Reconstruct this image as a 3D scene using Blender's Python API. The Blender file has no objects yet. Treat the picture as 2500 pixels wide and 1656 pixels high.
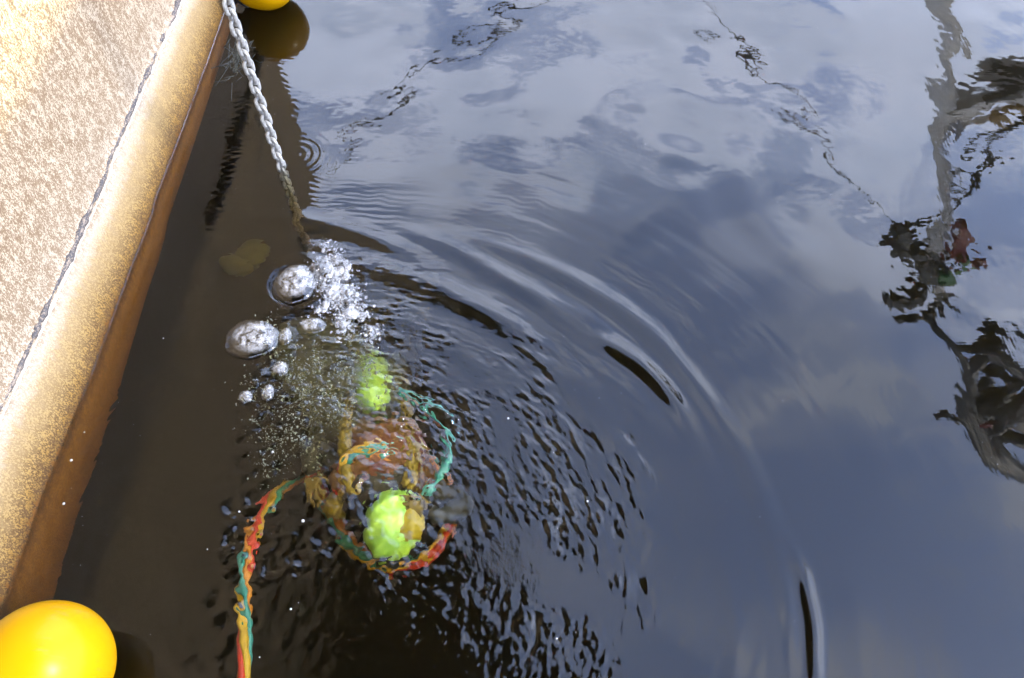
import bpy, bmesh, math, random
import numpy as np
from mathutils import Vector, Matrix
PI = math.pi
sc = bpy.context.scene
rnd = random.Random(4)

# ------------------------------------------------------------------ camera
cam_d = bpy.data.cameras.new("camera"); cam = bpy.data.objects.new("camera", cam_d)
sc.collection.objects.link(cam); sc.camera = cam
cam.location = (0, 0, 3); cam.rotation_euler = (math.radians(90 - 56), 0, 0)
cam_d.sensor_width = 36; cam_d.lens = 28.0; cam_d.clip_start = .05; cam_d.clip_end = 2000

# ------------------------------------------------------------------ sky
SUN_EL, SUN_AZ = 46, 108          # azimuth from +Y towards +X
EXPO = 3.8
world = bpy.data.worlds.new("World"); sc.world = world; world.use_nodes = True
nt = world.node_tree; nt.nodes.clear()
def N(nt, typ, **kw):
    n = nt.nodes.new(typ)
    for k, v in kw.items():
        if k == 'inp':
            for a, b in v.items(): n.inputs[a].default_value = b
        else: setattr(n, k, v)
    return n
def Mth(nt, op, a, b=None, clamp=False):
    n = nt.nodes.new('ShaderNodeMath'); n.operation = op; n.use_clamp = clamp
    for i, v in enumerate((a, b)):
        if v is None: continue
        if isinstance(v, (int, float)): n.inputs[i].default_value = v
        else: nt.links.new(v, n.inputs[i])
    return n.outputs[0]
def Ramp(nt, fac, stops):
    n = nt.nodes.new('ShaderNodeValToRGB'); cr = n.color_ramp
    while len(cr.elements) < len(stops): cr.elements.new(.5)
    for e, (p, c) in zip(cr.elements, stops):
        e.position = p; e.color = (c, c, c, 1) if isinstance(c, (int, float)) else (*c, 1)
    nt.links.new(fac, n.inputs[0]); return n.outputs[0]
def Mix(nt, fac, a, b, typ='MIX'):
    n = nt.nodes.new('ShaderNodeMix'); n.data_type = 'RGBA'; n.blend_type = typ; n.clamp_factor = True
    for i, v in ((0, fac), (6, a), (7, b)):
        if isinstance(v, (int, float)): n.inputs[i].default_value = v
        elif isinstance(v, tuple): n.inputs[i].default_value = (*v, 1)
        else: nt.links.new(v, n.inputs[i])
    return n.outputs[2]
def Noise(nt, vec, scale, detail=4, rough=.5, dist=0):
    n = N(nt, 'ShaderNodeTexNoise', inp={'Scale': scale, 'Detail': detail, 'Roughness': rough, 'Distortion': dist})
    nt.links.new(vec, n.inputs['Vector']); return n.outputs['Fac']
def MapV(nt, vec, s=(1, 1, 1), r=(0, 0, 0), l=(0, 0, 0)):
    n = N(nt, 'ShaderNodeMapping', inp={'Scale': s, 'Rotation': r, 'Location': l}); nt.links.new(vec, n.inputs[0]); return n.outputs[0]

sky = N(nt, 'ShaderNodeTexSky', sky_type='NISHITA', sun_disc=False)
sky.sun_elevation = math.radians(SUN_EL); sky.sun_rotation = math.radians(SUN_AZ)
sky.air_density = 1.0; sky.dust_density = 1.5; sky.ozone_density = 2.0
tc = N(nt, 'ShaderNodeTexCoord'); sep = N(nt, 'ShaderNodeSeparateXYZ'); nt.links.new(tc.outputs['Generated'], sep.inputs[0])
zc = Mth(nt, 'MAXIMUM', sep.outputs[2], .08)
cmb = N(nt, 'ShaderNodeCombineXYZ')
nt.links.new(Mth(nt, 'DIVIDE', sep.outputs[0], zc), cmb.inputs[0]); nt.links.new(Mth(nt, 'DIVIDE', sep.outputs[1], zc), cmb.inputs[1])
P = cmb.outputs[0]                                    # cloud deck plane, one unit = its height
n1 = Noise(nt, MapV(nt, P, (1.0, 1.5, 1)), 2.6, 9, .60, .2)
n2 = Noise(nt, MapV(nt, P, l=(4.1, 2.2, 0)), .8, 2, .5)
low = Ramp(nt, sep.outputs[2], [(.54, 1.0), (.65, .75), (.74, .22), (.90, 0.0)])            # more cloud towards the horizon
cov = Mth(nt, 'ADD', Mth(nt, 'ADD', Mth(nt, 'MULTIPLY', n1, 1.3), Mth(nt, 'MULTIPLY', n2, .45)), Mth(nt, 'MULTIPLY', low, .20))
cloud = Ramp(nt, cov, [(.835, 0.0), (.98, .55), (1.13, 1.0)])
veil = Mth(nt, 'ADD', Mth(nt, 'MULTIPLY', cloud, .66), .32, clamp=True)
n3 = Noise(nt, MapV(nt, P, l=(1.3, 7.7, 0)), 3.5, 5, .6)
ccol = Mix(nt, n3, (3.2, 4.1, 6.0), (7.6, 8.1, 10.0))
boost = Ramp(nt, sep.outputs[2], [(.54, .72), (.61, .98), (.69, .98), (.77, .62), (.9, .58)])
ccol = Mix(nt, 1.0, ccol, Mix(nt, boost, (0, 0, 0), (1.3, 1.3, 1.3)), 'MULTIPLY')
skyc = Mix(nt, 1.0, sky.outputs[0], (.80, 1.02, 1.40), 'MULTIPLY')
fin = Mix(nt, veil, skyc, ccol)
bg = N(nt, 'ShaderNodeBackground', inp={'Strength': .1}); nt.links.new(fin, bg.inputs[0])
wo = N(nt, 'ShaderNodeOutputWorld'); nt.links.new(bg.outputs[0], wo.inputs[0])

sd = bpy.data.lights.new("sun", 'SUN'); sd.energy = .75; sd.angle = math.radians(10); sd.color = (1, .93, .82)
so = bpy.data.objects.new("sun", sd); sc.collection.objects.link(so)
el, az = math.radians(SUN_EL), math.radians(SUN_AZ)
so.rotation_euler = Vector((math.sin(az)*math.cos(el), math.cos(az)*math.cos(el), math.sin(el))).to_track_quat('Z', 'Y').to_euler()

sc.view_settings.view_transform = 'Standard'; sc.view_settings.look = 'None'
sc.view_settings.exposure = EXPO; sc.view_settings.gamma = 1
cy = sc.cycles
cy.max_bounces = 10; cy.transmission_bounces = 8; cy.volume_bounces = 2; cy.transparent_max_bounces = 12
cy.caustics_refractive = True; cy.caustics_reflective = True; cy.use_denoising = True
cy.sample_clamp_indirect = 8; cy.volume_step_rate = 4

# ------------------------------------------------------------------ helpers
def tag(o, label=None, cat=None, group=None, kind=None):
    if label: o['label'] = label
    if cat: o['category'] = cat
    if group: o['group'] = group
    if kind: o['kind'] = kind
    return o
def empty(name, loc, label, cat, group=None):
    o = bpy.data.objects.new(name, None); o.location = loc; o.empty_display_size = .05
    sc.collection.objects.link(o); return tag(o, label, cat, group)
def link(name, bm, m, parent=None, smooth=True):
    me = bpy.data.meshes.new(name); bm.to_mesh(me); bm.free()
    if smooth: me.polygons.foreach_set('use_smooth', [True]*len(me.polygons))
    me.materials.append(m); o = bpy.data.objects.new(name, me); sc.collection.objects.link(o)
    if parent:
        o.parent = parent
        lp = parent.location if parent.parent is None else parent.location + parent.parent.location
        me.transform(Matrix.Translation(-lp))
    return o
def box(bm, c, s, rot=None):
    r = bmesh.ops.create_cube(bm, size=1); M = Matrix.Translation(c) @ (rot or Matrix()) @ Matrix.Diagonal((*s, 1))
    bmesh.ops.transform(bm, matrix=M, verts=r['verts']); return r['verts']
def ball(bm, c, s, rot=None, u=24, v=16):
    r = bmesh.ops.create_uvsphere(bm, u_segments=u, v_segments=v, radius=1); M = Matrix.Translation(c) @ (rot or Matrix()) @ Matrix.Diagonal((*s, 1))
    bmesh.ops.transform(bm, matrix=M, verts=r['verts']); return r['verts']
def tube(bm, pts, rad, n=10, closed=False, caps=True):
    pts = [Vector(p) for p in pts]; L = len(pts); rings = []
    if not hasattr(rad, '__len__'): rad = [rad]*L
    up = None
    for i, p in enumerate(pts):
        a = pts[(i-1) % L] if (closed or i) else p; b = pts[(i+1) % L] if (closed or i < L-1) else p
        t = (b-a).normalized()
        if up is None: up = t.orthogonal().normalized()
        s = (up - t*up.dot(t)).normalized(); up = s; w = t.cross(s)
        rings.append([bm.verts.new(p + (s*math.cos(2*PI*k/n) + w*math.sin(2*PI*k/n))*rad[i]) for k in range(n)])
    for i in range(L if closed else L-1):
        A, B = rings[i], rings[(i+1) % L]
        for k in range(n): bm.faces.new((A[k], A[(k+1) % n], B[(k+1) % n], B[k]))
    if caps and not closed: bm.faces.new(rings[0][::-1]); bm.faces.new(rings[-1])
def spline(pts, m=8):
    pts = [Vector(p) for p in pts]; out = []
    q = [2*pts[0]-pts[1]] + pts + [2*pts[-1]-pts[-2]]
    for i in range(1, len(q)-2):
        for j in range(m):
            t = j/m; a, b, c, d = q[i-1:i+3]
            out.append(.5*((2*b)+(c-a)*t+(2*a-5*b+4*c-d)*t*t+(3*b-a-3*c+d)*t**3))
    out.append(pts[-1]); return out
def mat(name):
    m = bpy.data.materials.new(name); m.use_nodes = True; m.node_tree.nodes.clear(); return m
def pbr(name, col, rough=.5, vary=.25, vscale=12, bump=0, bscale=40, metal=0, coat=0, col2=None, spec=.5):
    m = mat(name); t = m.node_tree; g = N(t, 'ShaderNodeTexCoord').outputs['Object']
    b = N(t, 'ShaderNodeBsdfPrincipled', inp={'Roughness': rough, 'Metallic': metal, 'Coat Weight': coat, 'Specular IOR Level': spec})
    c2 = col2 or tuple(x*(1-vary) for x in col)
    f = Ramp(t, Noise(t, g, vscale, 5, .6), [(.35, 0.0), (.65, 1.0)])
    t.links.new(Mix(t, f, c2, col), b.inputs['Base Color'])
    if bump:
        bn = N(t, 'ShaderNodeBump', inp={'Strength': bump, 'Distance': .01}); t.links.new(Noise(t, g, bscale, 4), bn.inputs['Height'])
        t.links.new(bn.outputs[0], b.inputs['Normal'])
    o = N(t, 'ShaderNodeOutputMaterial'); t.links.new(b.outputs[0], o.inputs[0]); return m

# ------------------------------------------------------------------ water surface height field
rng = np.random.default_rng(7)
def noise_img(n, size, lmin, lmax, aniso=(1, 1)):
    """periodic band-limited noise of n*n samples over size metres, unit rms; aniso stretches the wavelength per axis"""
    f = np.fft.fftfreq(n, size/n); fx, fy = np.meshgrid(f*aniso[0], f*aniso[1], indexing='ij'); k = np.hypot(fx, fy)
    amp = np.where((k > 1/lmax) & (k < 1/lmin), k**-1.6, 0) * np.exp(-(k*lmin)**4*.2); amp[0, 0] = 0
    z = np.fft.ifft2(np.fft.fft2(rng.standard_normal((n, n)))*amp).real; return z/z.std()
def samp(img, size, u, v):
    n = img.shape[0]; a = (u/size*n) % n; b = (v/size*n) % n
    i = a.astype(int); j = b.astype(int); fa = a-i; fb = b-j; i %= n; j %= n; I = (i+1) % n; J = (j+1) % n
    fa = fa*fa*(3-2*fa); fb = fb*fb*(3-2*fb)
    return img[i, j]*(1-fa)*(1-fb)+img[I, j]*fa*(1-fb)+img[i, J]*(1-fa)*fb+img[I, J]*fa*fb
SW = noise_img(512, 9.0, .22, .9)            # slow undulation
RP = noise_img(1024, 9.0, .085, .22, (1.0, 1.25))   # squiggle ripples
CH = noise_img(1024, 5.0, .024, .11, (1.0, 3.2))    # chop, stretched along the rings (u radial, v tangential)
CC = noise_img(1024, 5.0, .026, .10); CF = noise_img(1024, 5.0, .016, .036, (1.0, 2.2))
LG = noise_img(256, 8.0, .5, 2.2); LM = noise_img(512, 8.0, .18, .8); FJ = noise_img(1024, 7.0, .038, .085); ST = noise_img(1024, 9.0, .030, .16, (1, 9))
CX, CY = -.77, .94                           # where the diver's wash spreads from
def gauss(x, y, cx, cy, sx, sy, ang=0):
    c, s = math.cos(ang), math.sin(ang); u = (x-cx)*c+(y-cy)*s; v = -(x-cx)*s+(y-cy)*c
    return np.exp(-(u/sx)**2-(v/sy)**2)
def chop_mask(x, y):
    m = .9*gauss(x, y, -.25, 1.45, .5, .22, math.radians(-48)) + .75*gauss(x, y, -.35, 1.75, .75, .33, math.radians(-50))
    m += .30*gauss(x, y, .25, .85, .5, .26, math.radians(-55)) + .40*gauss(x, y, .15, 1.55, .55, .30, math.radians(-50)) + .16*gauss(x, y, -.45, .80, .5, .3)
    m += .55*gauss(x, y, -.55, 1.3, .5, .35)+.20*gauss(x, y, -1.06, .95, .09, .8)+.45*gauss(x, y, -.95, 1.95, .35, .4) + .3*gauss(x, y, -1.75, 1.2, .08, .5) + .12*gauss(x, y, -1.45, 1.75, .2, .25)
    return np.clip(m, 0, 1)
WL = [(-12, -1.95), (-2, -1.92), (.5, -1.895), (.98, -1.884), (1.26, -1.884), (1.85, -1.856), (2.45, -1.845), (2.66, -1.834), (2.8, -1.834), (2.9, -1.842), (3.3, -1.828), (4.02, -1.812), (4.63, -1.81), (7, -1.86), (14, -2.3)]
WY_ = np.array([a for a, b in WL]); WX_ = np.array([b for a, b in WL])
ARCS = [ # cx, cy, r, angle0, angle1 (deg), amplitude, width
    (-.764, .942, 1.774, 18, 66, .0100, .050), (-.764, .942, 1.80, -14, 26, .0034, .04),
    (-1.227, .891, 1.915, 38, 66, .0080, .045), (-1.266, .442, 2.08, 50, 74, .0150, .055),
    (-1.292, 1.302, 1.448, 56, 88, .0085, .05), (.0, 1.32, .79, 24, 60, .0210, .040),
    (-.764, .942, 1.60, 30, 70, .0030, .05), (-.764, .942, 1.35, 5, 60, .0035, .05), (-1.0, 1.1, 1.15, 30, 75, .004, .04),
    (-.3, .85, 1.40, -14, 6, .0240, .026), (-.3, .85, 1.12, -20, 8, .0050, .03), (-.5, 1.0, 1.05, 5, 40, .0045, .035), (-1.0, 1.0, 1.45, 15, 45, .0035, .03)]
def height(x, y):
    r = np.hypot(x-CX, y-CY); ph = np.arctan2(y-CY, x-CX)
    far = np.clip((y-2.2)/1.6 + (x-.6)*.25, 0, 1)
    near = np.exp(-np.maximum(r-1.0, 0)/3.0)
    z = samp(SW, 9.0, x, y)*(.0005+.00055*far)*np.clip((x+2.2)/1.6, .25, 1)*(1-.4*np.clip(x-1, 0, 1))
    z += samp(RP, 9.0, x, y)*(.00002+.00010*np.clip((y-2.5)/1.4, 0, 1))*(1-.5*np.clip(x-.8, 0, 1))*np.clip((x+2.3)/2.2, .12, 1)
    z += samp(FJ, 7.0, x, y)*.000036*np.clip((y-2.3)/1.2+np.clip(x-1.2, 0, 1), 0, 1)
    # wobble so the rings are not perfect circles
    rw = r + samp(LG, 8.0, x+3, y)*.02
    # fine capillary trains running outward from the wash
    env = np.exp(-((r-2.0)/.55)**2)*np.clip(np.cos(ph-.95)*1.3, 0, 1)
    z += .00009*np.sin(2*PI*(rw+.008*samp(RP, 9.0, x, y))/.036)*env*(0.5+0.5*np.clip(samp(LG, 8.0, x, y+2), -1, 1.5))
    env = gauss(x, y, -1.05, 2.78, .5, .28)
    z += .00016*np.sin(2*PI*(y+.12*x+.006*samp(RP, 9.0, x, y))/.034)*env
    for cx, cy, rr, a0, a1, A, w in ARCS:
        d = np.hypot(x-cx, y-cy); a = np.degrees(np.arctan2(y-cy, x-cx)); mid, half = (a0+a1)/2, (a1-a0)/2
        e = np.exp(-np.abs((a-mid)/half)**3.0)
        q = (d - rr + samp(LG, 8.0, x, y+5)*.010 + samp(RP, 9.0, x+1, y)*.0010)/w
        z += A*1.35*w/.05*np.exp(-q*q)*e*.62
        z += -A*.25*w/.05*np.exp(-(q+1.6)**2)*e
    # rings where the chain meets the water
    dx, dy = x+1.16, y-3.22; d = np.hypot(dx, dy)
    z += .00042*np.sin(2*PI*d/.042)*np.exp(-((d-.10)/.09)**2)*np.clip(.55+.6*dx/np.maximum(d, .01), .05, 1)
    z += .0022*np.exp(-(np.hypot(x+1.228, y-3.131)/.028)**2)
    # chop
    m = chop_mask(x, y)
    v = ph*1.1
    mm = m*np.clip(.75+.55*samp(LM, 8.0, x, y), .05, 1.8); k0 = np.clip((r-.35)/.35, 0, 1); c = samp(CH, 5.0, r, v)*k0+samp(CC, 5.0, x*.8, y)*(1-k0); c2 = samp(CF, 5.0, r, v+1.7)*k0+samp(CC, 5.0, x*1.7, y*2.1+1)*(1-k0)
    z += mm*(.0016*c*(np.abs(c)+.40)+.00075*c2*(np.abs(c2)+.25))
    z +=   .00020*samp(ST, 9.0, r, ph*2.0)*np.exp(-((r-1.75)/.65)**2)*np.clip(1.25*np.cos(ph-.35), 0, 1)
    z += .0017*samp(RP, 9.0, x*1.6, y*2.6)*gauss(x, y, -1.05, 1.0, .16, .8)+.0015*samp(RP, 9.0, x*2.4, y*2.9)*gauss(x, y, -.52, 1.2, .3, .22)
    f = gauss(x, y, -.50, 1.60, .42, .20, math.radians(-20))
    z += f*.0010*np.sin(2*PI*(np.hypot(x+.62, y-1.2)+.012*samp(CH, 5.0, x, y))/.030)
    z += .00028*np.sin(2*PI*(y+.15*x+.010*samp(RP, 9.0, x, y))/.045)*gauss(x, y, -1.5, 3.35, .25, .7)
    # swirl edge next to the bubbles
    for cx, cy, R, h in ((-1.028, 2.345, .15, .006), (-1.17, 2.021, .15, .005), (-.8, 1.55, .10, .003)):
        d = np.hypot(x-cx, y-cy); z += h*np.exp(-((d-R)/.035)**2)
    # meniscus at the hull
    z += .0055*np.exp(-np.maximum(x-np.interp(y, WY_, WX_), 0)/.010)*np.exp(-((y-2.5)/4)**2)
    return z
def stretch(a, b, step, out, n):
    core = np.arange(a, b, step); g = step*1.18**np.arange(1, 400); c = np.cumsum(g); c = c[c < out]; c = np.append(c, out)
    return np.concatenate([a-c[::-1], core, core[-1]+c])
xs = stretch(-1.95, 3.6, .0055, 160, 0); ys = stretch(.3, 5.0, .0055, 160, 0)
X, Y = np.meshgrid(xs, ys, indexing='ij'); Z = height(X, Y)
fade = np.clip(1-(np.hypot(X, Y-2.5)-5)/6, 0, 1); Z *= fade
nx, ny = X.shape; top = np.stack([X, Y, Z], -1).reshape(-1, 3)
idx = np.arange(nx*ny).reshape(nx, ny)
q = np.stack([idx[:-1, :-1], idx[1:, :-1], idx[1:, 1:], idx[:-1, 1:]], -1).reshape(-1, 4)
# closed body: the rim drops to a flat bottom
rim = np.concatenate([idx[:, 0], idx[-1, 1:], idx[-2::-1, -1], idx[0, -2:0:-1]])
DEPTH = -9.0
low_v = top[rim].copy(); low_v[:, 2] = DEPTH; base = nx*ny; k = len(rim)
li = base+np.arange(k); side = np.stack([rim, li, np.roll(li, -1), np.roll(rim, -1)], -1)
verts = np.concatenate([top, low_v]); quads = np.concatenate([q, side])
me = bpy.data.meshes.new('water'); nq = len(quads)
me.vertices.add(len(verts)); me.vertices.foreach_set('co', verts.astype(np.float32).ravel())
me.loops.add(nq*4+k); me.loops.foreach_set('vertex_index', np.concatenate([quads.ravel(), li]).astype(np.int32))
me.polygons.add(nq+1); me.polygons.foreach_set('loop_start', np.append(np.arange(nq)*4, nq*4).astype(np.int32))
me.polygons.foreach_set('loop_total', np.append(np.full(nq, 4), k).astype(np.int32))
me.polygons.foreach_set('use_smooth', np.append(np.ones(nq, bool), False))
at = me.attributes.new('chop', 'FLOAT', 'POINT')
at.data.foreach_set('value', np.append((chop_mask(X, Y)).ravel(), np.zeros(k)).astype(np.float32))
me.update(calc_edges=True); me.validate()
water = bpy.data.objects.new('water', me); sc.collection.objects.link(water); tag(water, 'rippled dark brown harbour water mirroring the cloudy sky', 'water', kind='structure')
m = mat('water'); t = m.node_tree; g = N(t, 'ShaderNodeTexCoord').outputs['Object']
glass = N(t, 'ShaderNodeBsdfGlass', inp={'IOR': 1.333, 'Roughness': 0.0})
atn = N(t, 'ShaderNodeAttribute', attribute_name='chop')
bn = N(t, 'ShaderNodeBump', inp={'Distance': .0035}); t.links.new(Noise(t, MapV(t, g, (1, .8, 1), (0, 0, .7)), 60, 3, .55, .3), bn.inputs['Height'])
t.links.new(Mth(t, 'ADD', Mth(t, 'MULTIPLY', atn.outputs['Fac'], .45), .003), bn.inputs['Strength'])
t.links.new(bn.outputs[0], glass.inputs['Normal'])
ab = N(t, 'ShaderNodeVolumeAbsorption', inp={'Color': (.77, .69, .40, 1), 'Density': 3.5})
vs = N(t, 'ShaderNodeVolumeScatter', inp={'Color': (.66, .70, .66, 1), 'Density': .048, 'Anisotropy': .3})
ad = N(t, 'ShaderNodeAddShader'); t.links.new(ab.outputs[0], ad.inputs[0]); t.links.new(vs.outputs[0], ad.inputs[1])
o = N(t, 'ShaderNodeOutputMaterial'); t.links.new(glass.outputs[0], o.inputs[0]); t.links.new(ad.outputs[0], o.inputs[1])
me.materials.append(m)
bm = bmesh.new(); bmesh.ops.create_grid(bm, x_segments=24, y_segments=24, size=155)
for v in bm.verts: v.co.z = -3.2 + rnd.uniform(-.15, .15)
tag(link('seabed', bm, pbr('silt', (.10, .075, .045), .9, .4, 2)), 'muddy harbour bottom deep under the water', 'seabed', kind='structure')

# ------------------------------------------------------------------ hull on the left
def hull_mat():
    m = mat('stained_hull_paint'); t = m.node_tree; g = N(t, 'ShaderNodeTexCoord').outputs['Object']
    s = N(t, 'ShaderNodeSeparateXYZ'); t.links.new(g, s.inputs[0]); z = s.outputs[2]
    big = Noise(t, g, 2.2, 4, .55)
    fine = Noise(t, MapV(t, g, (1, 1, .62), (.6, 0, 0)), 150, 3, .8)
    mid = Noise(t, MapV(t, g, (1, 1, .5)), 34, 4, .6)
    zz = Mth(t, 'ADD', z, Mth(t, 'MULTIPLY', Mth(t, 'SUBTRACT', mid, .5), .12))
    zz = Mth(t, 'ADD', zz, Mth(t, 'MULTIPLY', Mth(t, 'SUBTRACT', big, .5), .08))
    basec = Ramp(t, Mth(t, 'ADD', Mth(t, 'MULTIPLY', zz, .9), .1), [(0.0, (.15, .062, .004)), (.07, (.075, .028, .003)), (.098, (.06, .024, .003)), (.105, (.070, .036, .007)), (.13, (.115, .066, .015)), (.18, (.145, .096, .036)), (.26, (.165, .120, .062)), (.32, (.235, .200, .155)), (.45, (.235, .195, .145)), (.65, (.24, .198, .145)), (.84, (.24, .195, .14)), (1.0, (.50, .36, .19))])  # last stop: upper hull coloured lighter to brighten its reflection in the water
    thr = Mth(t, 'ADD', Mth(t, 'MULTIPLY', fine, .8), Mth(t, 'MULTIPLY', mid, .35))
    spk = Ramp(t, thr, [(.51, 0.0), (.60, 1.0)])
    # fewer specks in the clean belt, dark crust right over the waterline
    belt = Ramp(t, zz, [(.0, .35), (.004, .95), (.06, .9), (.13, .5), (.22, .35), (.30, .75), (.6, .85)])
    dk = Ramp(t, zz, [(0.0, (.020, .009, .003)), (.12, (.040, .020, .006)), (.3, (.070, .040, .018))])
    col = Mix(t, Mth(t, 'MULTIPLY', spk, belt), basec, dk)
    rust = Ramp(t, Noise(t, g, 6, 5, .7), [(.6, 0.0), (.75, 1.0)])
    col = Mix(t, Mth(t, 'MULTIPLY', rust, .08), col, (.12, .07, .03))
    b = N(t, 'ShaderNodeBsdfPrincipled', inp={'Roughness': .7, 'Specular IOR Level': .15}); t.links.new(col, b.inputs['Base Color'])
    bp = N(t, 'ShaderNodeBump', inp={'Strength': .4, 'Distance': .004}); t.links.new(thr, bp.inputs['Height']); t.links.new(bp.outputs[0], b.inputs['Normal'])
    o = N(t, 'ShaderNodeOutputMaterial'); t.links.new(b.outputs[0], o.inputs[0]); return m
HM = hull_mat()
wy = np.array([a for a, b in WL]); wx = np.array([b for a, b in WL])
def hull_x(y, z):
    x = float(np.interp(y, wy, wx))
    lean = -.40*max(z, 0) if z < .30 else -.12-.05*min(z-.30, .7)-.02*max(0, z-1)
    return x + lean + .004*math.sin(y*3.1)*min(1, abs(z)*4) + .006*math.exp(-((z-.285)/.02)**2)
wob = np.convolve(rng.standard_normal(700), np.ones(14)/14, 'same'); rad = np.convolve(rng.standard_normal(700), np.ones(5)/5, 'same')
hull = empty('vessel_hull', (-2.6, 3, 0), 'cream painted hull side, speckled with brown stains, rising from the water at left', 'hull')
bm = bmesh.new()
yy = list(np.arange(-12, -1, 1.0))+list(np.arange(-1, 5.85, .05))+[5.85]
def htop(y): return 6.55
prof_n = [(-1.0, -.75), (-.60, -.42), (-.16, -.36), (-.04, -.33), (0, -.28)]
zs = list(np.arange(-.2, .24, .04))+list(np.arange(.24, .34, .01))+[.36, .42, .5, .6, .7, 1, 1.5, 2, 3, 4, 5, 6]
rows = []
for y in yy:
    kd = float(np.interp(y, [.5, 1.2, 3, 4.5], [.50, .46, .31, .27]))/.30
    r = [bm.verts.new((hull_x(y, 0)+dx, y, z*kd)) for dx, z in prof_n]
    for z in zs: r.append(bm.verts.new((hull_x(y, z), y, z)))
    ht = htop(y); xt = hull_x(y, ht)
    for dx, dz in ((0, 0), (-.012, .02), (-.035, .03), (-.9, .03), (-1.6, .03), (-1.6, -.75)): r.append(bm.verts.new((xt+dx, y, ht+dz)))
    rows.append(r)
for A, B in zip(rows, rows[1:]):
    L = len(A)
    for i in range(L): bm.faces.new((A[i], A[(i+1) % L], B[(i+1) % L], B[i]))
bm.faces.new(rows[0][::-1]); bm.faces.new(rows[-1])
bmesh.ops.recalc_face_normals(bm, faces=bm.faces)
link('hull_plating', bm, HM, hull)
# raised seam with dark broken caulking
bm = bmesh.new()
seam_y = [a for a in np.arange(-.5, 5.6, .012)]
pass
tube(bm, [(hull_x(y, .285)-.004, y, .285+.012*wob[i_]) for i_, y in enumerate(seam_y)], [max(.004, .0110+.008*rad[i_]+.006*wob[i_+15]) for i_, y in enumerate(seam_y)], 8)
m = mat('weathered_seam'); t = m.node_tree; g = N(t, 'ShaderNodeTexCoord').outputs['Object']
f = Ramp(t, Noise(t, MapV(t, g, (1, .22, 1)), 40, 5, .75), [(.36, 0.0), (.46, 1.0)])
f2 = Ramp(t, Noise(t, g, 120, 3, .7), [(.30, 0.0), (.5, 1.0)])
b = N(t, 'ShaderNodeBsdfPrincipled', inp={'Roughness': .8}); t.links.new(Mix(t, Mth(t, 'MULTIPLY', f, f2), (.17, .13, .095), (.020, .018, .020)), b.inputs['Base Color'])
o = N(t, 'ShaderNodeOutputMaterial'); t.links.new(b.outputs[0], o.inputs[0])
link('seam', bm, m, hull)
bm = bmesh.new()
pts = [(hull_x(y, .268)-.002, y, .266+.008*wob[i_]) for i_, y in enumerate(seam_y)]; tube(bm, pts, [max(.003, .007+.005*rad[i_+20]) for i_ in range(len(seam_y))], 8)
link('weld_bead', bm, pbr('bare_paint', (.30, .27, .24), .5, .35, 30), hull)

bm = bmesh.new(); ry = np.arange(3.5, 5.4, .02)
tube(bm, [(hull_x(y, .86)+.01, y, .87+.06*wob[int(y*50)]+.02*math.sin(y*7)) for y in ry], [.034+.018*rnd.random() for y in ry], 8)
link('rubbing_strip', bm, pbr('black_strip', (.014, .013, .013), .8), hull)
# ------------------------------------------------------------------ fenders
YEL = None
def yellow():
    m = mat('yellow_vinyl'); t = m.node_tree; g = N(t, 'ShaderNodeTexCoord').outputs['Object']
    b = N(t, 'ShaderNodeBsdfPrincipled', inp={'Roughness': .30, 'Specular IOR Level': .09})
    f = Ramp(t, Noise(t, g, 7, 5, .65), [(.45, 0.0), (.75, 1.0)])
    s = Ramp(t, Mth(t, 'MULTIPLY', Noise(t, MapV(t, g, (1, 5, 1), (.3, .9, .2)), 16, 6, .75), Ramp(t, Noise(t, g, 4, 2), [(.4, .75), (.6, 1.1)])), [(.58, 0.0), (.68, 1.0)])
    c = Mix(t, Mth(t, 'MULTIPLY', f, .45), (.27, .138, .0003), (.24, .118, .0006)); c = Mix(t, Mth(t, 'MULTIPLY', s, .6), c, (.25, .13, .02))
    t.links.new(c, b.inputs['Base Color'])
    bp = N(t, 'ShaderNodeBump', inp={'Strength': .25, 'Distance': .02}); t.links.new(Noise(t, g, 5, 2), bp.inputs['Height']); t.links.new(bp.outputs[0], b.inputs['Normal'])
    o = N(t, 'ShaderNodeOutputMaterial'); t.links.new(b.outputs[0], o.inputs[0]); return m
YEL = yellow(); BLK = pbr('black_rubber', (.012, .012, .014), .45); ROPE = pbr('grey_rope', (.28, .26, .22), .9, .4, 60)
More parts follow.
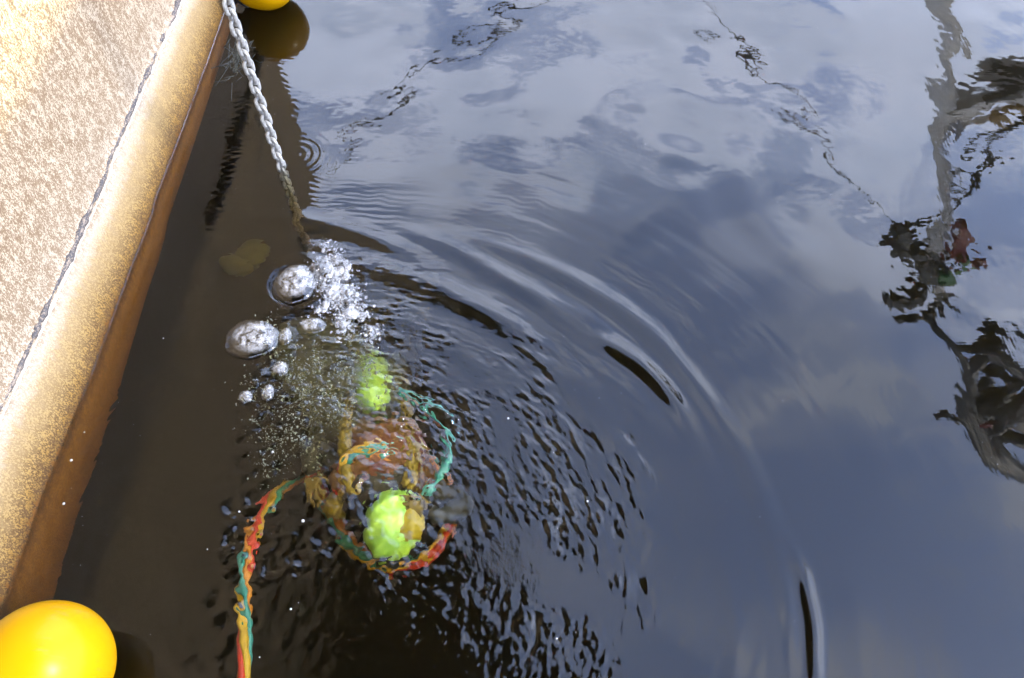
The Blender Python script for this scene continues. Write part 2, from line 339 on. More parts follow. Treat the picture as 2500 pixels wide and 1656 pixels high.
def fender(loc, R, rot, label, top):
    t_ = empty('ball_fender', loc, label, 'fender', 'yellow ball fenders along the hull')
    rm = rot.to_matrix().to_4x4(); L = Vector(loc)
    bm = bmesh.new(); prof = []                           # local +Z is the eye end
    for i in range(41):
        a = PI*i/40; r = math.sin(a); z = math.cos(a)
        if z > .55: r = r*(1-.10*(z-.55)/.45); z = z+(z-.55)*.25
        prof.append((r*R, z*R))
    prev = None
    for r, z in prof:
        ring = [bm.verts.new((r*math.cos(2*PI*k/48), r*math.sin(2*PI*k/48), z)) for k in range(48)]
        if prev:
            for k in range(48): bm.faces.new((prev[k], ring[k], ring[(k+1) % 48], prev[(k+1) % 48]))
        prev = ring
    bmesh.ops.remove_doubles(bm, verts=bm.verts, dist=1e-5); bmesh.ops.transform(bm, matrix=Matrix.Translation(L) @ rm, verts=bm.verts)
    link('ball_body', bm, YEL, t_)
    bm = bmesh.new(); prev = None
    for r, z in [(.46, 1.0), (.44, 1.03), (.36, 1.085), (.22, 1.13), (.17, 1.16), (.16, 1.30), (.12, 1.36), (0, 1.37)]:
        ring = [bm.verts.new((r*R*math.cos(2*PI*k/32), r*R*math.sin(2*PI*k/32), z*R)) for k in range(32)]
        if prev:
            for k in range(32): bm.faces.new((prev[k], ring[k], ring[(k+1) % 32], prev[(k+1) % 32]))
        prev = ring
    bmesh.ops.remove_doubles(bm, verts=bm.verts, dist=1e-5); bmesh.ops.transform(bm, matrix=Matrix.Translation(L) @ rm, verts=bm.verts)
    cap = link('rubber_end', bm, BLK, t_)
    e = L + rm.to_3x3() @ Vector((0, 0, 1.28*R)); bm = bmesh.new()
    tube(bm, spline([e, e.lerp(Vector(top), .3)+Vector((.02, 0, 0)), Vector(top)]), .011, 8)
    link('hanging_rope', bm, ROPE, t_)
fender((-1.555, .575, .19), .215, Vector((-.55, -.75, .5)).to_track_quat('Z', 'Y'), 'near yellow ball fender filling the bottom left corner', (-2.03, .45, 1.6))
fender((-1.53, 4.60, .185), .20, Vector((-.8, -.25, -.45)).to_track_quat('Z', 'Y'), 'far yellow ball fender with black end, behind the chain at the top', (-1.99, 4.7, 1.6))

# ------------------------------------------------------------------ chain
galv = pbr('galvanised_steel', (.23, .23, .225), .5, .45, 60, .3, 120, metal=.2)
lb = bmesh.new(); pts = []; hl, rr, wr = .0165, .0195, .0098      # straight half, bend radius, wire radius
for i in range(10): a = -PI/2+PI*i/9; pts.append((math.cos(a)*0+rr*math.sin(a), 0, hl+rr*math.cos(a)))
for i in range(10): a = PI/2+PI*i/9; pts.append((rr*math.sin(a), 0, -hl+rr*math.cos(a)))
tube(lb, pts, wr, 10, closed=True)
lm = bpy.data.meshes.new('link'); lb.to_mesh(lm); lb.free(); lm.polygons.foreach_set('use_smooth', [True]*len(lm.polygons)); lm.materials.append(galv)
CHX, CHY = -1.228, 3.131
chain = empty('hanging_chain', (CHX, CHY, 0), 'galvanised steel chain hanging down into the water beside the hull', 'chain')
pitch = 2*(hl+rr)-2*wr
zt = 3.2; i = 0; z = -1.05
while z < zt and i < 99:
    l_ = bpy.data.objects.new('link', lm); sc.collection.objects.link(l_); l_.parent = chain
    l_.location = (rnd.uniform(-.0015, .0015), rnd.uniform(-.0015, .0015), z)
    l_.rotation_euler = (rnd.uniform(-.04, .04), rnd.uniform(-.04, .04), math.radians(50)+(i % 2)*PI/2+rnd.uniform(-.12, .12))
    z += pitch; i += 1
# upper run, out of the photograph: wire from the last link up to the added slab above
bm = bmesh.new(); tube(bm, [(CHX, CHY, z-.03), (CHX, CHY, 7.1)], .009, 8); link('hoist_wire', bm, galv, chain)

# ------------------------------------------------------------------ unseen slab added overhead, shaped so its mirror image darkens the water
dark = pbr('dark_slab_paint', (.030, .024, .017), .75, .5, 3)
od = empty('unseen_dark_slab', (-5, 4, 7), 'dark brown slab added overhead out of view, mirrored as the dark water', 'slab')
edge = [(-3.2, 6.5), (-3.1, 6.3), (-2.55, 5.4), (-1.7, 4.75), (-.70, 4.05), (-.2, 3.3), (.05, 1.93), (1.4, 1.4), (1.55, 1.1), (1.55, -7), (-9, -7), (-9, 6.5)]
bm = bmesh.new(); bot = [bm.verts.new((x, y, 7)) for x, y in edge]; tp = [bm.verts.new((x, y, 7.35)) for x, y in edge]
bm.faces.new(bot[::-1]); bm.faces.new(tp)
for i in range(len(edge)): j = (i+1) % len(edge); bm.faces.new((bot[i], bot[j], tp[j], tp[i]))
link('dark_slab', bm, dark, od, smooth=False)
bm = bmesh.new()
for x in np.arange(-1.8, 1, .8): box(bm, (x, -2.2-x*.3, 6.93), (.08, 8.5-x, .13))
link('slab_beam', bm, dark, od, smooth=False)['kind'] = 'stuff'
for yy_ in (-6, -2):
    bm = bmesh.new(); tube(bm, [(1.3, yy_, -3.2), (1.3, yy_, 6.99)], .22, 16); link('slab_pile', bm, dark, od)

# ------------------------------------------------------------------ vessel across the basin, seen mirrored
tan = pbr('tan_grey_paint', (.75, .69, .58), .6, .2, 3); drk = pbr('dark_green_grey_paint', (.035, .042, .040), .6, .4, 4)
wht = pbr('white_paint', (.55, .55, .56), .5, .15, 5); red = pbr('red_paint', (.28, .02, .02), .5); grn = pbr('green_paint', (.02, .22, .05), .5); och = pbr('ochre_paint', (.28, .16, .03), .6)
YB = 10.0
fv = empty('work_boat', (7, 10.6, 0), 'boat with a leaning tan mast and dark gantry, mirrored at right', 'boat')
bm = bmesh.new(); rows = []
for i in range(21):
    s = i/20; y = 9.7+s*.0; x = 3.2+9.5*s; w = 1.7*math.sin(min(1, s*2.2+.15)*PI/2)*(1-.35*max(0, s-.75)*4*.6); h = 1.15+.7*(s-.4)**2*2
    rows.append([bm.verts.new((x, 11.6-w, h)), bm.verts.new((x, 11.6-w*.85, -.3)), bm.verts.new((x, 11.6, -.7)), bm.verts.new((x, 11.6+w*.85, -.3)), bm.verts.new((x, 11.6+w, h)), bm.verts.new((x, 11.6, h-.12))])
for A, B in zip(rows, rows[1:]):
    for k in range(6): bm.faces.new((A[k], A[(k+1) % 6], B[(k+1) % 6], B[k]))
bm.faces.new(rows[0][::-1]); bm.faces.new(rows[-1]); bmesh.ops.recalc_face_normals(bm, faces=bm.faces)
link('boat_hull', bm, drk, fv)
bm = bmesh.new(); M = [(5.2, 10.3, 1.0), (5.75, YB, 3.2), (6.38, YB, 4.3), (6.93, YB, 5.7), (7.42, YB, 6.8), (7.9, YB, 8.2), (8.85, YB, 10.4)]
tube(bm, M, [.14, .13, .12, .135, .12, .15, .09], 14); link('mast', bm, tan, fv)
bm = bmesh.new(); tube(bm, [(8.85, YB, 10.4), (9.9, YB, 12.1), (12.0, YB, 15.1), (13.5, YB, 17.2), (15.8, YB, 19.8)], [.10, .13, .24, .24, .16], 12); link('topmast', bm, drk, fv)
bm = bmesh.new(); box(bm, (7.35, YB, 4.95), (1.3, .35, .34), Matrix.Rotation(.62, 4, 'Y')); box(bm, (7.95, YB+.1, 5.0), (.6, .5, .5)); box(bm, (6.95, YB, 5.45), (.5, .2, .4))
tube(bm, [(7.2, YB, 5.35), (7.9, YB, 4.9), (8.7, YB, 5.2)], .07, 8); link('crosstree', bm, tan, fv, smooth=False)
bm = bmesh.new(); box(bm, (7.85, YB-.2, 5.35), (.5, .12, .22), Matrix.Rotation(-.5, 4, 'Y')); link('bracket', bm, och, fv, smooth=False)
bm = bmesh.new(); box(bm, (7.5, YB-.15, 4.72), (.75, .25, .16), Matrix.Rotation(.5, 4, 'Y')); box(bm, (8.3, YB, 4.75), (.5, .3, .35)); link('winch_housing', bm, drk, fv, smooth=False)
bm = bmesh.new(); tube(bm, [(7.0, YB-.16, 5.5), (7.5, YB-.16, 6.7), (7.93, YB-.18, 8.0), (8.25, YB-.16, 8.7)], .035, 8); link('white_pipe', bm, wht, fv)
bm = bmesh.new(); tube(bm, [(7.1, YB, 5.75), (7.9, YB, 5.35), (9.4, YB, 4.6)], [.09, .075, .06], 10); link('strut', bm, tan, fv)
bm = bmesh.new()
for a, b_ in (((7.95, 8.1), (8.05, 6.9)), ((8.05, 6.9), (8.35, 5.9)), ((8.35, 5.9), (9.1, 5.0)), ((8.35, 5.9), (7.7, 6.4)), ((8.05, 6.9), (7.5, 7.0))): tube(bm, [(a[0], YB+.1, a[1]), (b_[0], YB+.1, b_[1])], .045, 8)
link('ladder', bm, drk, fv)
bm = bmesh.new(); box(bm, (7.75, YB, 8.75), (.9, .35, .22), Matrix.Rotation(-.3, 4, 'Y')); box(bm, (7.35, YB, 8.35), (.22, .3, .5)); box(bm, (8.3, YB, 9.35), (.55, .35, .7), Matrix.Rotation(.4, 4, 'Y')); box(bm, (8.2, YB, 10.2), (.5, .2, .3)); box(bm, (8.75, YB, 10.9), (.9, .2, .16), Matrix.Rotation(.25, 4, 'Y')); box(bm, (8.85, YB, 10.2), (.5, .2, .2), Matrix.Rotation(-.7, 4, 'Y'))
tube(bm, [(7.07, YB, 8.1), (7.4, YB, 8.9), (8.3, YB, 9.9)], .06, 8); tube(bm, [(7.1, YB, 8.6), (7.6, YB, 8.0)], .05, 8); link('lamp_platform', bm, drk, fv, smooth=False)
bm = bmesh.new(); box(bm, (8.45, YB-.1, 8.55), (.28, .2, .75), Matrix.Rotation(.35, 4, 'Y')); box(bm, (8.9, YB-.1, 8.95), (.42, .12, .2)); link('side_light_board', bm, red, fv, smooth=False)
bm = bmesh.new(); box(bm, (8.62, YB-.22, 8.82), (.2, .08, .3), Matrix.Rotation(.5, 4, 'Y')); box(bm, (8.5, YB-.22, 9.25), (.12, .08, .4)); link('side_light', bm, grn, fv, smooth=False)
bm = bmesh.new()
gp = [(9.95, 11.9), (10.8, 11.75), (11.3, 12.2), (12.2, 13.0), (13.6, 14.2), (14.9, 17.8)]
tube(bm, [(x, YB, z) for x, z in gp], [.16, .30, .34, .30, .3, .2], 8)
for a, b_, r_ in (((10.9, 12.0), (11.1, 13.9), .26), ((11.5, 12.5), (11.7, 14.8), .13), ((12.2, 13.1), (12.3, 15.5), .24), ((13.2, 14.0), (12.8, 16.4), .28), ((11.0, 13.2), (13.4, 14.2), .22), ((11.8, 14.5), (14.3, 16.2), .3), ((12.6, 15.9), (14.8, 17.2), .25), ((11.2, 15.0), (12.2, 15.6), .14), ((10.9, 15.2), (11.2, 14.8), .14)):
    tube(bm, [(a[0], YB, a[1]), (b_[0], YB, b_[1])], r_*.85, 8)
link('gantry', bm, drk, fv)
for c_, d_ in (((11.95, YB-.4, 12.1), (.3, .1, .16)), ((12.6, YB-.4, 14.2), (.3, .1, .3)), ((12.2, YB-.4, 15.0), (.16, .1, .16)), ((12.9, YB-.4, 12.9), (.25, .1, .5))):
    bm = bmesh.new(); box(bm, c_, d_); bmesh.ops.bevel(bm, geom=bm.edges[:], offset=.02, segments=2, affect='EDGES'); link('red_lamp', bm, red, fv)
bm = bmesh.new(); box(bm, (7.9, 11.8, 1.9), (2.6, 2.2, 1.9)); link('cabin', bm, wht, fv, smooth=False)
def line(pts, label, r=.016):
    bm = bmesh.new(); tube(bm, spline(pts, 6), r, 6); tag(link('rigging_line', bm, BLK), label, 'rope', 'rigging lines mirrored in the water')
line([(1.6, YB, 2.1), (.25, YB, 3.42), (-.2, YB, 3.78), (-1.18, YB, 4.5), (-1.54, YB, 4.93), (-2.1, YB, 5.6), (-2.76, YB, 6.24), (-3.3, YB, 7.0)], 'thin dark line mirrored left of the middle, running up to the dark slab edge', .022)
line([(.9, YB, 2.1), (2.57, YB, 3.48), (3.38, YB, 4.24), (4.05, YB, 5.0), (4.87, YB, 5.78), (5.84, YB, 6.73), (6.79, YB, 7.75), (7.2, YB, 8.3)], 'thin dark line mirrored right of the middle, running to the mast platform', .02)
line([(9.2, YB, 5.6), (8.9, YB, 4.9), (9.3, YB, 4.2), (10.2, YB, 3.2), (10.6, 10.6, 1.6)], 'thick dark line mirrored in the top right corner beside the mast', .04)
bm = bmesh.new(); box(bm, (0, 24, -1.0), (300, 20, 5.6)); q_ = link('quay', bm, pbr('quay_concrete', (.25, .24, .22), .85, .3, .6), smooth=False); tag(q_, 'grey concrete quay across the basin', 'quay', kind='structure')
for x_, z_ in ((1.6, 2.1), (.9, 2.1)): pass
bm = bmesh.new(); tube(bm, [(1.25, YB, -3.2), (1.25, YB, 2.4)], .16, 14); tube(bm, [(.8, YB, 2.1), (1.7, YB, 2.1)], .05, 8); tag(link('mooring_post', bm, drk), 'dark mooring post that the two rigging lines run down to', 'post')

# ------------------------------------------------------------------ diver
LIME = pbr('lime_shell', (.30, .50, .06), .5, .3, 9, col2=(.15, .34, .05)); MUST = pbr('mustard_webbing', (.17, .13, .008), .7, .3, 12)
SUIT = pbr('black_drysuit', (.018, .019, .015), .7, .3, 15); FIN = pbr('olive_fin', (.05, .09, .02), .6); GLOVE = pbr('mustard_glove', (.12, .085, .008), .7, .3, 18)
def skin(name, verts, edges, radii, m, parent, sub=2):
    me = bpy.data.meshes.new(name); me.from_pydata([Vector(v)-parent.location for v in verts], edges, [])
    o = bpy.data.objects.new(name, me); sc.collection.objects.link(o); o.parent = parent; me.materials.append(m)
    md = o.modifiers.new('skin', 'SKIN'); md.use_smooth_shade = True
    for i, r in enumerate(radii):
        me.skin_vertices[0].data[i].radius = (r, r) if not hasattr(r, '__len__') else r
    me.skin_vertices[0].data[0].use_root = True
    s = o.modifiers.new('sub', 'SUBSURF'); s.levels = sub; s.render_levels = sub; return o
HD = Vector((-.50, 1.21, -.24))
dv = empty('person', (-.57, 1.55, -.42), 'diver under water in black suit, lime helmet and mustard gloves, arms spread', 'person')
V = [(-.66, 2.02, -.56), (-.62, 1.80, -.47), (-.56, 1.58, -.40), (-.53, 1.42, -.37), (-.515, 1.33, -.33), (-.50, 1.25, -.27),          # 0-5 pelvis..head
     (-.73, 1.50, -.42), (-.93, 1.66, -.42), (-.90, 1.52, -.37), (-.885, 1.47, -.365),                                             # 6-9 left arm (shoulder, elbow, wrist, palm)
     (-.36, 1.43, -.42), (-.20, 1.33, -.38), (-.29, 1.24, -.22), (-.34, 1.245, -.17),                                              # 10-13 right arm
     (-.78, 2.06, -.60), (-.80, 2.36, -.85), (-.80, 2.62, -1.18), (-.79, 2.72, -1.22),                                              # 14-17 left leg
     (-.58, 2.06, -.62), (-.56, 2.38, -.90), (-.58, 2.64, -1.28), (-.58, 2.74, -1.32)]                                              # 18-21 right leg
E_ = [(0, 1), (1, 2), (2, 3), (3, 4), (4, 5), (3, 6), (6, 7), (7, 8), (8, 9), (3, 10), (10, 11), (11, 12), (12, 13), (0, 14), (14, 15), (15, 16), (16, 17), (0, 18), (18, 19), (19, 20), (20, 21)]
Rr = [(.15, .11), (.14, .11), (.16, .12), (.15, .11), (.065, .065), (.09, .10), .075, .06, .042, .035, .075, .06, .042, .035, .095, .07, .05, .045, .095, .07, .05, .045]
skin('body', V, E_, Rr, SUIT, dv)
def hand(palm, dirv, side, nm):
    d = Vector(dirv).normalized(); up = Vector((0, 0, 1)); s = d.cross(up).normalized()*side; p = Vector(palm)
    vs_ = [p, p+d*.045]; es = [(0, 1)]; rs = [(.036, .02), (.038, .018)]
    for f, (off, ln) in enumerate(((-.030, .070), (-.010, .082), (.011, .076), (.030, .060))):
        b0 = len(vs_); vs_ += [p+d*.075+s*off, p+d*(.075+ln*.5)+s*off*1.15-up*.008, p+d*(.075+ln)+s*off*1.2-up*.03]; es += [(1, b0), (b0, b0+1), (b0+1, b0+2)]; rs += [.011, .010, .008]
    b0 = len(vs_); vs_ += [p+s*-.045+d*.03, p+s*-.07+d*.065-up*.01]; es += [(0, b0), (b0, b0+1)]; rs += [.013, .010]
    return skin(nm, vs_, es, rs, GLOVE, dv, 1)
hand((-.885, 1.475, -.36), (.25, -1, .05), 1, 'glove'); hand((-.345, 1.25, -.16), (-1, .15, .25), -1, 'glove')
bm = bmesh.new(); ball(bm, HD, (.115, .155, .13), Matrix.Rotation(.35, 4, 'X'), 32, 24)
for v in bm.verts:
    v.co += (v.co-HD).normalized()*.006*math.sin(v.co.x*60)*math.sin(v.co.y*45)
hel = link('helmet', bm, LIME, dv)
bm = bmesh.new(); ball(bm, HD+Vector((.075, -.01, .062)), (.066, .075, .060), Matrix.Rotation(.4, 4, 'Z'), 24, 16)
for v in bm.verts: v.co += Vector((0, 0, .006*math.sin(v.co.x*90)))
link('side_cover', bm, pbr('mustard_cover', (.30, .24, .01), .6, .3, 14), hel)
bm = bmesh.new(); ball(bm, (-.775, 1.345, -.42), (.05, .065, .05), None, 20, 12); link('pouch', bm, MUST, dv)
bm = bmesh.new(); ball(bm, HD+Vector((0, -.10, -.055)), (.085, .06, .07), None, 20, 12); link('face_plate', bm, BLK, hel)
bm = bmesh.new(); A, B = Vector((-.635, 1.80, -.25)), Vector((-.70, 2.12, -.50)); dr = (B-A).normalized()
tube(bm, [A-dr*.05, A-dr*.03, A, A+dr*.03, B-dr*.04, B, B+dr*.03], [.02, .03, .055, .078, .08, .055, .02], 20); link('air_cylinder', bm, LIME, dv)
bm = bmesh.new(); ball(bm, (-.575, 1.58, -.37), (.205, .20, .12), Matrix.Rotation(.12, 4, 'Z'), 32, 20); ball(bm, (-.72, 1.47, -.36), (.085, .10, .08)); ball(bm, (-.42, 1.46, -.36), (.085, .10, .08))
for v in bm.verts: v.co.z += .012*math.sin(v.co.x*50)*math.cos(v.co.y*37)
link('vest', bm, pbr('mustard_vest', (.10, .055, .006), .7, .6, 9, col2=(.085, .018, .005)), dv)
for s_ in (-1, 1):
    bm = bmesh.new(); tube(bm, spline([(-.56+.12*s_, 1.36, -.27), (-.58+.15*s_, 1.50, -.27), (-.62+.14*s_, 1.75, -.34), (-.64+.10*s_, 1.95, -.43)], 6), .026, 8); link('harness_strap', bm, MUST, dv)
    bm = bmesh.new(); x0 = -.79 if s_ < 0 else -.58; z0 = -1.22 if s_ < 0 else -1.32
    box(bm, (x0, 2.85, z0), (.17, .42, .022)); 
    for v in bm.verts: v.co.x = x0+(v.co.x-x0)*(.6 if v.co.y < 2.85 else 1.25)
    bmesh.ops.bevel(bm, geom=bm.edges[:], offset=.01, segments=2, affect='EDGES'); link('fin', bm, FIN, dv)
bm = bmesh.new(); tube(bm, spline([(-.40, 1.30, -.22), (-.28, 1.48, -.20), (-.33, 1.72, -.22), (-.52, 1.86, -.26)], 8), .016, 8)
link('air_hose', bm, pbr('teal_hose', (.02, .20, .19), .5, .2), dv)

# ------------------------------------------------------------------ umbilicals: twisted red, yellow and teal hoses
cR = pbr('red_hose', (.32, .02, .008), .5, .25, 30); cY = pbr('yellow_hose', (.32, .21, .01), .5, .25, 30); cT = pbr('teal_hose_line', (.025, .19, .20), .5, .25, 30); cO = pbr('orange_hose', (.32, .13, .01), .5, .2, 30)
def umbilical(pts, label, tw, r=.013, rad=.017, ph0=0.0):
    base = spline(pts, 30); t_ = empty('umbilical', tuple(base[0]), label, 'umbilical')
    for n_, (nm, m_) in enumerate((('red_hose', cR), ('yellow_hose', cY), ('teal_hose', cT), ('orange_hose', cO))):
        bm = bmesh.new(); out = []; s = 0
        for i, p in enumerate(base):
            a = base[max(i-1, 0)]; b = base[min(i+1, len(base)-1)]; tt = (b-a).normalized(); s += (p-base[i-1]).length if i else 0
            u = tt.cross(Vector((0, 0, 1))).normalized(); w = u.cross(tt); ang = ph0+s*tw+n_*PI/2
            out.append(p+(u*math.cos(ang)+w*math.sin(ang))*rad)
        tube(bm, out, r, 8); link(nm, bm, m_, t_)
umbilical([(-.86, 1.76, -.95), (-.92, 1.64, -.80), (-.985, 1.52, -.60), (-1.035, 1.41, -.42), (-1.072, 1.235, -.30), (-1.07, 1.08, -.23), (-1.055, .935, -.21), (-1.015, .765, -.19), (-.98, .57, -.15), (-.95, .2, -.10), (-.95, -1.2, -.05)],
          'twisted red, yellow and teal hose bundle trailing under water to the bottom edge', 9, .0145, .014)
umbilical([(-.96, 1.60, -.62), (-.92, 1.53, -.56), (-.815, 1.355, -.52), (-.705, 1.20, -.50), (-.56, 1.10, -.50), (-.40, 1.12, -.48), (-.29, 1.23, -.48), (-.28, 1.42, -.50), (-.40, 1.56, -.36), (-.58, 1.56, -.26), (-.72, 1.52, -.26), (-.745, 1.38, -.36)],
          'red and teal hose bundle looped round the diver under water', 6, .016, .017, 1.2)
# dark rope and float under water near the hull
bm = bmesh.new(); tube(bm, spline([(-1.70, 4.30, -.10), (-1.67, 4.1, -.10), (-1.665, 4.0, -.13)], 8), .012, 8)
for k in range(70):
    p = Vector((-1.66, 4.12, -.08))+Vector((rnd.gauss(0, .04), rnd.gauss(0, .09), rnd.gauss(0, .02))); d = Vector((rnd.gauss(0, .03), rnd.gauss(0, .05), rnd.gauss(0, .01)))
    tube(bm, [p, p+d, p+d*1.6+Vector((0, rnd.gauss(0, .02), 0))], .0025, 5)
tag(link('frayed_rope', bm, pbr('dark_blue_rope', (.02, .03, .035), .9)), 'dark blue frayed rope end under water between hull and chain', 'rope')
bm = bmesh.new(); ball(bm, (-1.50, 2.98, -.85), (.10, .10, .07), Matrix.Rotation(.5, 4, 'Z'), 24, 16); ball(bm, (-1.58, 2.90, -.85), (.10, .07, .06), Matrix.Rotation(-.3, 4, 'Z'), 24, 16)
for v in bm.verts: v.co.x += .012*math.sin(v.co.y*40)
tag(link('submerged_float', bm, pbr('olive_float', (.06, .08, .02), .8)), 'blurred olive yellow float deep in the brown water beside the hull', 'float')

# ------------------------------------------------------------------ bubbles and froth
def edge_(t, f):
    n = N(t, 'ShaderNodeMapping', inp={'Scale': (1, 1, 0), 'Location': (-.54, -.5, 0)}); t.links.new(N(t, 'ShaderNodeTexCoord').outputs['Generated'], n.inputs[0])
    v = N(t, 'ShaderNodeVectorMath', operation='LENGTH'); t.links.new(n.outputs[0], v.inputs[0])
    return Mth(t, 'MULTIPLY', f, Ramp(t, v.outputs['Value'], [(.22, 1.0), (.42, 0.0)]))
def bub_mat(name, white, rimmed=False):
    m = mat(name); t = m.node_tree; g = N(t, 'ShaderNodeTexCoord').outputs['Object']
    f = Ramp(t, Mth(t, 'ADD', Mth(t, 'MULTIPLY', Noise(t, g, 16, 4, .6, 1.0), .55), Mth(t, 'MULTIPLY', Noise(t, g, 75, 6, .7, .8), .45)), [(.43, 0.0), (.62, 1.0)])
    tr = N(t, 'ShaderNodeBsdfTransparent'); gl = N(t, 'ShaderNodeBsdfGlossy', inp={'Roughness': .03, 'Color': (1, 1, 1, 1)})
    fr = N(t, 'ShaderNodeFresnel', inp={'IOR': 1.33}); a = N(t, 'ShaderNodeMixShader'); t.links.new(Mth(t, 'ADD', Mth(t, 'MULTIPLY', fr.outputs[0], 1.0), .02), a.inputs[0])
    t.links.new(tr.outputs[0], a.inputs[1]); t.links.new(gl.outputs[0], a.inputs[2])
    df = N(t, 'ShaderNodeBsdfDiffuse', inp={'Color': (.42, .42, .43, 1)}); b = N(t, 'ShaderNodeMixShader')
    t.links.new(Mth(t, 'MULTIPLY', edge_(t, f) if rimmed else f, white), b.inputs[0]); t.links.new(a.outputs[0], b.inputs[1]); t.links.new(df.outputs[0], b.inputs[2])
    bp = N(t, 'ShaderNodeBump', inp={'Strength': .10, 'Distance': .006}); t.links.new(Noise(t, g, 13, 3, .5, .8), bp.inputs['Height']); t.links.new(bp.outputs[0], gl.inputs['Normal'])
    o = N(t, 'ShaderNodeOutputMaterial'); t.links.new(b.outputs[0], o.inputs[0]); return m
BM = bub_mat('bubble_film', .62, True); FM = bub_mat('froth_film', .30)
def dome(loc, rx, ry, h, label, m=BM):
    bm = bmesh.new(); bmesh.ops.create_uvsphere(bm, u_segments=40, v_segments=24, radius=1)
    bmesh.ops.delete(bm, geom=[v for v in bm.verts if v.co.z < -.05], context='VERTS')
    for v in bm.verts:
        a = math.atan2(v.co.y, v.co.x); w = 1+.04*math.sin(a*3+loc[0]*9)+.02*math.sin(a*7)
        v.co = Vector((v.co.x*rx*w, v.co.y*ry*w, max(v.co.z, 0)*h))
    o = link('bubble', bm, m); o.location = (loc[0], loc[1], .004); tag(o, label, 'bubble', 'air bubbles rising from the diver')
dome((-1.035, 2.335), .105, .12, .034, 'largest white bubble, topmost, next to the pale froth')
dome((-1.18, 2.021), .128, .108, .028, 'large clear bubble left of the froth, with an orange rim')
dome((-1.026, 1.859), .042, .042, .024, 'small silvery bubble just below the two large ones')
dome((-1.152, 1.716), .036, .036, .02, 'lower left small bubble near the hull side of the froth')
dome((-1.059, 1.738), .032, .045, .02, 'narrow small bubble right of the lower left one')
dome((-1.03, 2.033), .034, .05, .02, 'small pale bubble right of the large clear one')
dome((-.917, 2.093), .07, .045, .022, 'flat bubble under the pale froth')
# froth on the surface: many tiny films
T_ = (1+5**.5)/2
IV = np.array([(-1,T_,0),(1,T_,0),(-1,-T_,0),(1,-T_,0),(0,-1,T_),(0,1,T_),(0,-1,-T_),(0,1,-T_),(T_,0,-1),(T_,0,1),(-T_,0,-1),(-T_,0,1)])/1.9021
IF = np.array([(0,11,5),(0,5,1),(0,1,7),(0,7,10),(0,10,11),(1,5,9),(5,11,4),(11,10,2),(10,7,6),(7,1,8),(3,9,4),(3,4,2),(3,2,6),(3,6,8),(3,8,9),(4,9,5),(2,4,11),(6,2,10),(8,6,7),(9,8,1)])
def froth(name, n, fn, rmin, rmax, m, label, flat=.6, big=3):
    Vs = []; Fs = []
    for k_ in range(n):
        p = fn(); r = rmin+(rmax-rmin)*rnd.random()**big
        Vs.append(IV*np.array([r*rnd.uniform(.8, 1.4), r*rnd.uniform(.8, 1.4), r*flat])+np.array(p)); Fs.append(IF+12*k_)
    me = bpy.data.meshes.new(name); me.from_pydata(np.concatenate(Vs).tolist(), [], np.concatenate(Fs).tolist())
    me.polygons.foreach_set('use_smooth', [True]*len(me.polygons)); me.materials.append(m)
    o = bpy.data.objects.new(name, me); sc.collection.objects.link(o); return tag(o, label, 'froth', kind='stuff')
def surf(x, y): return float(height(np.array([x]), np.array([y]))[0])
cen = [(rnd.gauss(0, .05), rnd.gauss(0, .055), rnd.random()) for _ in range(60)]
def f1():
    a, b_, s = rnd.choice(cen); sp = rnd.choice((.008, .02, .03)); x = -.95+.26*s+a+rnd.gauss(0, sp); y = 2.50-.42*s+b_+rnd.gauss(0, sp); return x, y, surf(x, y)
froth('froth', 7000, f1, .001, .008, FM, 'pale froth of tiny bubbles right of the largest bubble', .5, 5)
froth('froth_film', 90, f1, .010, .030, BM, 'thin glassy film patches inside the pale froth', .15, 2)
WB = pbr('underwater_air', (.13, .15, .12), .4, .4, 20)
cen2 = [(rnd.gauss(0, .10), rnd.gauss(0, .12), rnd.random(), rnd.random()) for _ in range(60)]
def f2():
    a, b_, s, q = rnd.choice(cen2); sp = rnd.choice((.01, .03, .05)); x = -1.10+.42*s+a+rnd.gauss(0, sp); y = 2.12-.42*q+b_+rnd.gauss(0, sp)-.15*s; return x, y, -.02-.5*rnd.random()**1.6
froth('bubble_cloud', 7000, f2, .0008, .006, WB, 'greenish cloud of tiny bubbles rising under water', .8, 4)
def f3():
    a = rnd.random()**.7; x = -1.0-.02*a+rnd.gauss(0, .035); y = 1.75-.35*a+rnd.gauss(0, .05); return x, y, -.02-.2*rnd.random()
froth('bubble_trail', 500, f3, .001, .005, WB, 'thin trail of tiny bubbles reaching towards the diver', .8, 4)
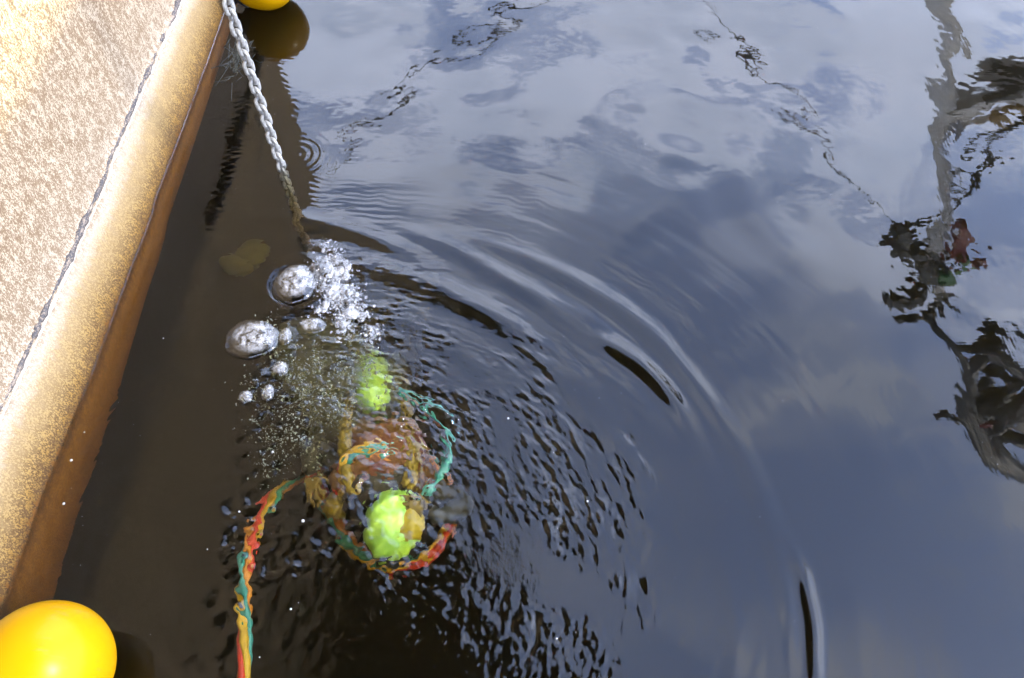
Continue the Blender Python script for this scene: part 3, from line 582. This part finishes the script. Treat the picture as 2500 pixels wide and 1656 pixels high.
# milky aerated water round the rising air
bm = bmesh.new()
for c_, r_ in (((-.90, 2.05, -.27), (.25, .30, .22)), ((-.72, 1.85, -.28), (.30, .22, .22)), ((-.82, 1.90, -.25), (.18, .38, .2))): ball(bm, (c_[0], c_[1], c_[2]-.06), (r_[0]*.92, r_[1]*.92, r_[2]), Matrix.Rotation(.8, 4, 'Z'), 32, 20)
for v in bm.verts: v.co += Vector((.02*math.sin(v.co.y*19), .02*math.sin(v.co.x*23+1), 0))
m = mat('aerated_water'); t = m.node_tree
vs = N(t, 'ShaderNodeVolumeScatter', inp={'Color': (.80, .86, .50, 1), 'Density': .7, 'Anisotropy': .2})
o = N(t, 'ShaderNodeOutputMaterial'); t.links.new(vs.outputs[0], o.inputs[1])
tag(link('milky_water', bm, m), 'murky green cloud of aerated water under the bubbles', 'murk', kind='stuff')
SPK = pbr('white_speck', (.20, .20, .19), .4, .1)
SP = [(-1.815, 1.419, 5, 'beside the hull, upper of two'), (-1.786, 1.231, 5, 'beside the hull, lower of two'), (-1.80, 1.549, 3, 'touching the hull side of the dark water'), (-.823, 1.159, 6, 'pale flake left of the helmet'), (-1.584, 2.026, 3, 'alone left of the large bubbles'), (-.993, 1.459, 5, 'at the tip of the bubble trail'), (-.818, .819, 4, 'below and left of the helmet'), (-1.081, 1.198, 4, 'above the red part of the hose bundle'), (-1.174, 1.045, 2.5, 'left of the hose bundle'), (.301, 1.24, 4, 'on the mirrored sky right of the diver'), (-.016, 1.615, 4, 'in the choppy water above the diver'), (-.903, .649, 2.5, 'near the bottom edge right of the hose bundle')]
for x, y, r, d in SP:
    bm = bmesh.new(); bmesh.ops.create_icosphere(bm, subdivisions=2, radius=r*.0011)
    for v in bm.verts: v.co *= 1+rnd.uniform(-.2, .25); v.co.z *= .5
    o = link('foam_fleck', bm, SPK); o.location = (x, y, .002+surf(x, y)); tag(o, 'tiny white fleck floating '+d, 'fleck', 'white flecks on the water')
bm = bmesh.new()
for _ in range(600):
    x = rnd.uniform(-1.8, 3.2); y = rnd.uniform(.4, 4.6); r = .0007+.0012*rnd.random()**4
    bmesh.ops.create_icosphere(bm, subdivisions=1, radius=r, matrix=Matrix.Translation((x, y, surf(x, y)+.0005)))
tag(link('surface_dust', bm, SPK), 'fine pale dust scattered over the whole water surface', 'dust', kind='stuff')
